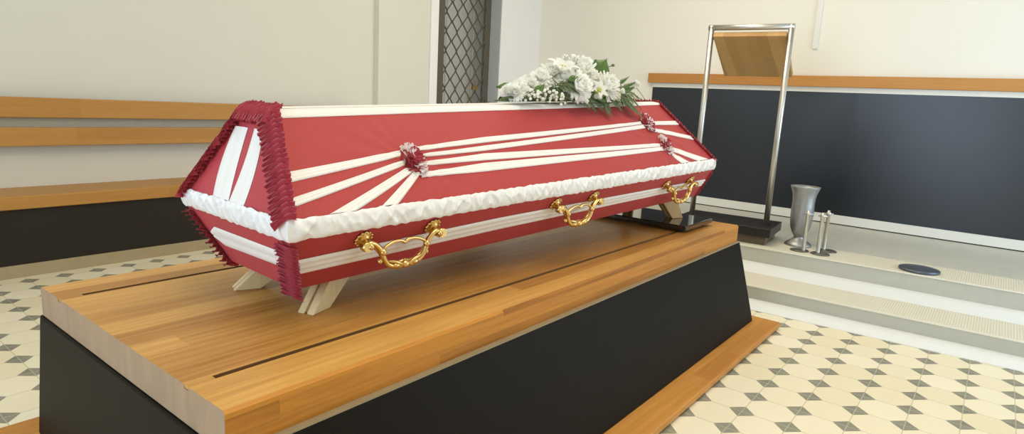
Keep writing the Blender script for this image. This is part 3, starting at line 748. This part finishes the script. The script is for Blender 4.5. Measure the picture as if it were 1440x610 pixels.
# ------------------------------------------------------------------ lectern on the stage
LR = math.radians(5.0)
lc = empty('lectern', (4.28, 1.405, HS), label='steel framed lectern with a tilted wooden reading board and black base', cat='lectern')
PV = V((4.28, 1.405, 0)); RM = Matrix.Rotation(LR, 3, 'Z')
def lp(x, y, z): 
    p = PV + RM @ (V((x, y, z)) - V((4.28, 1.405, 0))); return V((p.x, p.y, z))
def lbox(m, a, b, mi=0):
    m.hexa([lp(x, y, z) for z in (a[2], b[2]) for (x, y) in ((a[0], a[1]), (b[0], a[1]), (b[0], b[1]), (a[0], b[1]))], mi)
m = MB(); lbox(m, (4.085, 1.095, .224), (4.475, 1.715, .284)); m.build('base', M['blackbase'], lc, bevel=.004)
m = MB(); lbox(m, (4.110, 1.125, HS), (4.45, 1.685, .224)); m.build('pedestal', plain('dark_walnut', (.12, .085, .05), .35, var=.15), lc)
ya, yb, xp = 1.158, 1.662, 4.262
m = MB()
m.tube([lp(xp, ya, .284), lp(xp, ya, 1.5765)], .0185, 20); m.tube([lp(xp, yb, .284), lp(xp, yb, 1.5765)], .0185, 20)
m.tube([lp(xp, ya - .0185, 1.565), lp(xp, yb + .0185, 1.565)], .0185, 20)
m.build('tubular_frame', M['steel'], lc)
m = MB()
th = math.radians(-31); e = V((math.cos(th), 0, math.sin(th))); nn = V((-e.z, 0, e.x)) * -1   # board slopes down away from the hall
o = V((4.255, 0, 1.535)); Wd = .455; T = .036
c = []
for k, t in ((0, 0), (1, T)):
    for (l, y) in ((0, ya + .021), (Wd, ya + .021 - .0), (Wd, yb - .021), (0, yb - .021)):
        p = o + e * l + V((-math.sin(-th), 0, -math.cos(th))) * (T - t) * 1.0
        c.append(lp(p.x, y, p.z))
m.hexa(c); m.build('reading_board', M['board'], lc, bevel=.003)
for y in (ya, yb):
    m = MB(); m.tube([lp(4.262, y, 1.50), lp(4.262 + .03, y + (.03 if y < 1.4 else -.03), 1.49)], .007, 8); m.build('pivot_pin', M['steel'], lc)

# ------------------------------------------------------------------ vase and metal stands on the stage
vs = empty('floor_vase', (4.345, .958, HS), label='tall flared pewter grey vase on the stage beside the lectern', cat='vase')
m = MB()
prof = [(.083, 0), (.085, .006), (.078, .016), (.055, .032), (.036, .046), (.030, .056), (.034, .064), (.046, .082), (.060, .118), (.067, .160), (.0695, .215), (.068, .275), (.069, .315), (.074, .345), (.083, .372), (.090, .388), (.091, .392), (.088, .393), (.080, .372), (.070, .340), (.063, .300), (.063, .20), (.052, .11), (.02, .08)]
m.lathe(prof, (4.345, .958, HS), 48); m.build('vase_body', M['pewter'], vs)
def stand(px, py, cx, cy, ht, label):
    s = empty('candle_stand', (cx, cy, HS), label=label, cat='candle stand', group='slim metal stands on the stage edge')
    m = MB(); m.lathe([(.055, 0), (.056, .004), (.050, .008), (.02, .010)], (cx, cy, HS), 32); m.build('base', M['discmetal'], s)
    m = MB(); m.lathe([(.0125, .008), (.0115, .012), (.0115, ht - .03), (.014, ht - .028), (.014, ht - .012), (.009, ht - .010), (.009, ht)], (px, py, HS), 18); m.build('pole', M['steel'], s)
    m = MB(); m.tube([(px - .004, py + .026, HS + ht - .022), (px + .004, py - .026, HS + ht - .020)], .0045, 8); m.build('cross_pin', M['steel'], s)
stand(4.152, .878, 4.170, .905, .264, 'slim metal stand in front of the pewter vase')
stand(4.160, .796, 4.166, .783, .262, 'slim metal stand at the stage edge, middle of three')
stand(4.302, .792, 4.302, .770, .262, 'slim metal stand right of the vase, farthest from the stage edge')
m = MB(); m.lathe([(.100, 0), (.104, .006), (.102, .014), (.092, .017), (.02, .018)], (4.195, .262, HS), 44)
tag(m.build('metal_disc', M['bluedisc']), 'flat blue grey round disc lying on the stage edge', 'disc')

# ------------------------------------------------------------------ light
def area(name, loc, rot, sx_, sy_, power, col):
    l = bpy.data.lights.new(name, 'AREA'); l.shape = 'RECTANGLE'; l.size = sx_; l.size_y = sy_; l.energy = power; l.color = col
    o = bpy.data.objects.new(name, l); o.location = loc; o.rotation_euler = rot; COL.objects.link(o); return o
area('window_daylight', (-3.22, 1.2, 1.25), (0, math.radians(-90), 0), 2.3, 2.7, 112, (.62, .80, 1.0))
area('left_window_fill', (-1.5, YL + .04, 1.8), (math.radians(-90), 0, 0), 2.3, 1.5, 20, (.76, .87, 1.0))  # fill through the added left window; lights near end, throws coffin shadow
area('side_window_daylight', (4.1, -2.22, 1.2), (math.radians(90), 0, 0), 2.3, 1.8, 72, (.62, .81, 1.0))
area('ceiling_fill', (1.2, .1, ZC - .06), (0, 0, 0), 1.6, 1.6, 42, (1.0, .88, .70))  # unseen warm fill without a fixture, placed to brighten the coffin's right side
area('ceiling_fill', (3.6, 1.9, ZC - .06), (0, 0, 0), 1.4, 1.4, 38, (1.0, .86, .67))  # second unseen warm fill from above, no fixture
w = bpy.data.worlds.new('sky'); scene.world = w; w.use_nodes = True
w.node_tree.nodes['Background'].inputs[0].default_value = (.75, .87, 1.0, 1); w.node_tree.nodes['Background'].inputs[1].default_value = 1.0

# ------------------------------------------------------------------ camera
cam = bpy.data.cameras.new('camera'); cam.sensor_fit = 'HORIZONTAL'; cam.sensor_width = 36; cam.lens = 870.7525 / 1440 * 36; cam.clip_start = .02
co = bpy.data.objects.new('camera', cam); COL.objects.link(co); scene.camera = co
cx_, cy_, cz_ = (.6189, -.7837, .0532), (-.1107, -.1541, -.9818), (.7776, .6018, -.1822)
Rm = Matrix(((cx_[0], -cy_[0], -cz_[0]), (cx_[1], -cy_[1], -cz_[1]), (cx_[2], -cy_[2], -cz_[2])))
co.rotation_euler = Rm.to_euler(); co.location = (0, 0, 1.0)

vsn = scene.view_settings; vsn.view_transform = 'Standard'; vsn.look = 'None'; vsn.gamma = 1; vsn.use_curve_mapping = False; vsn.exposure = 0.0
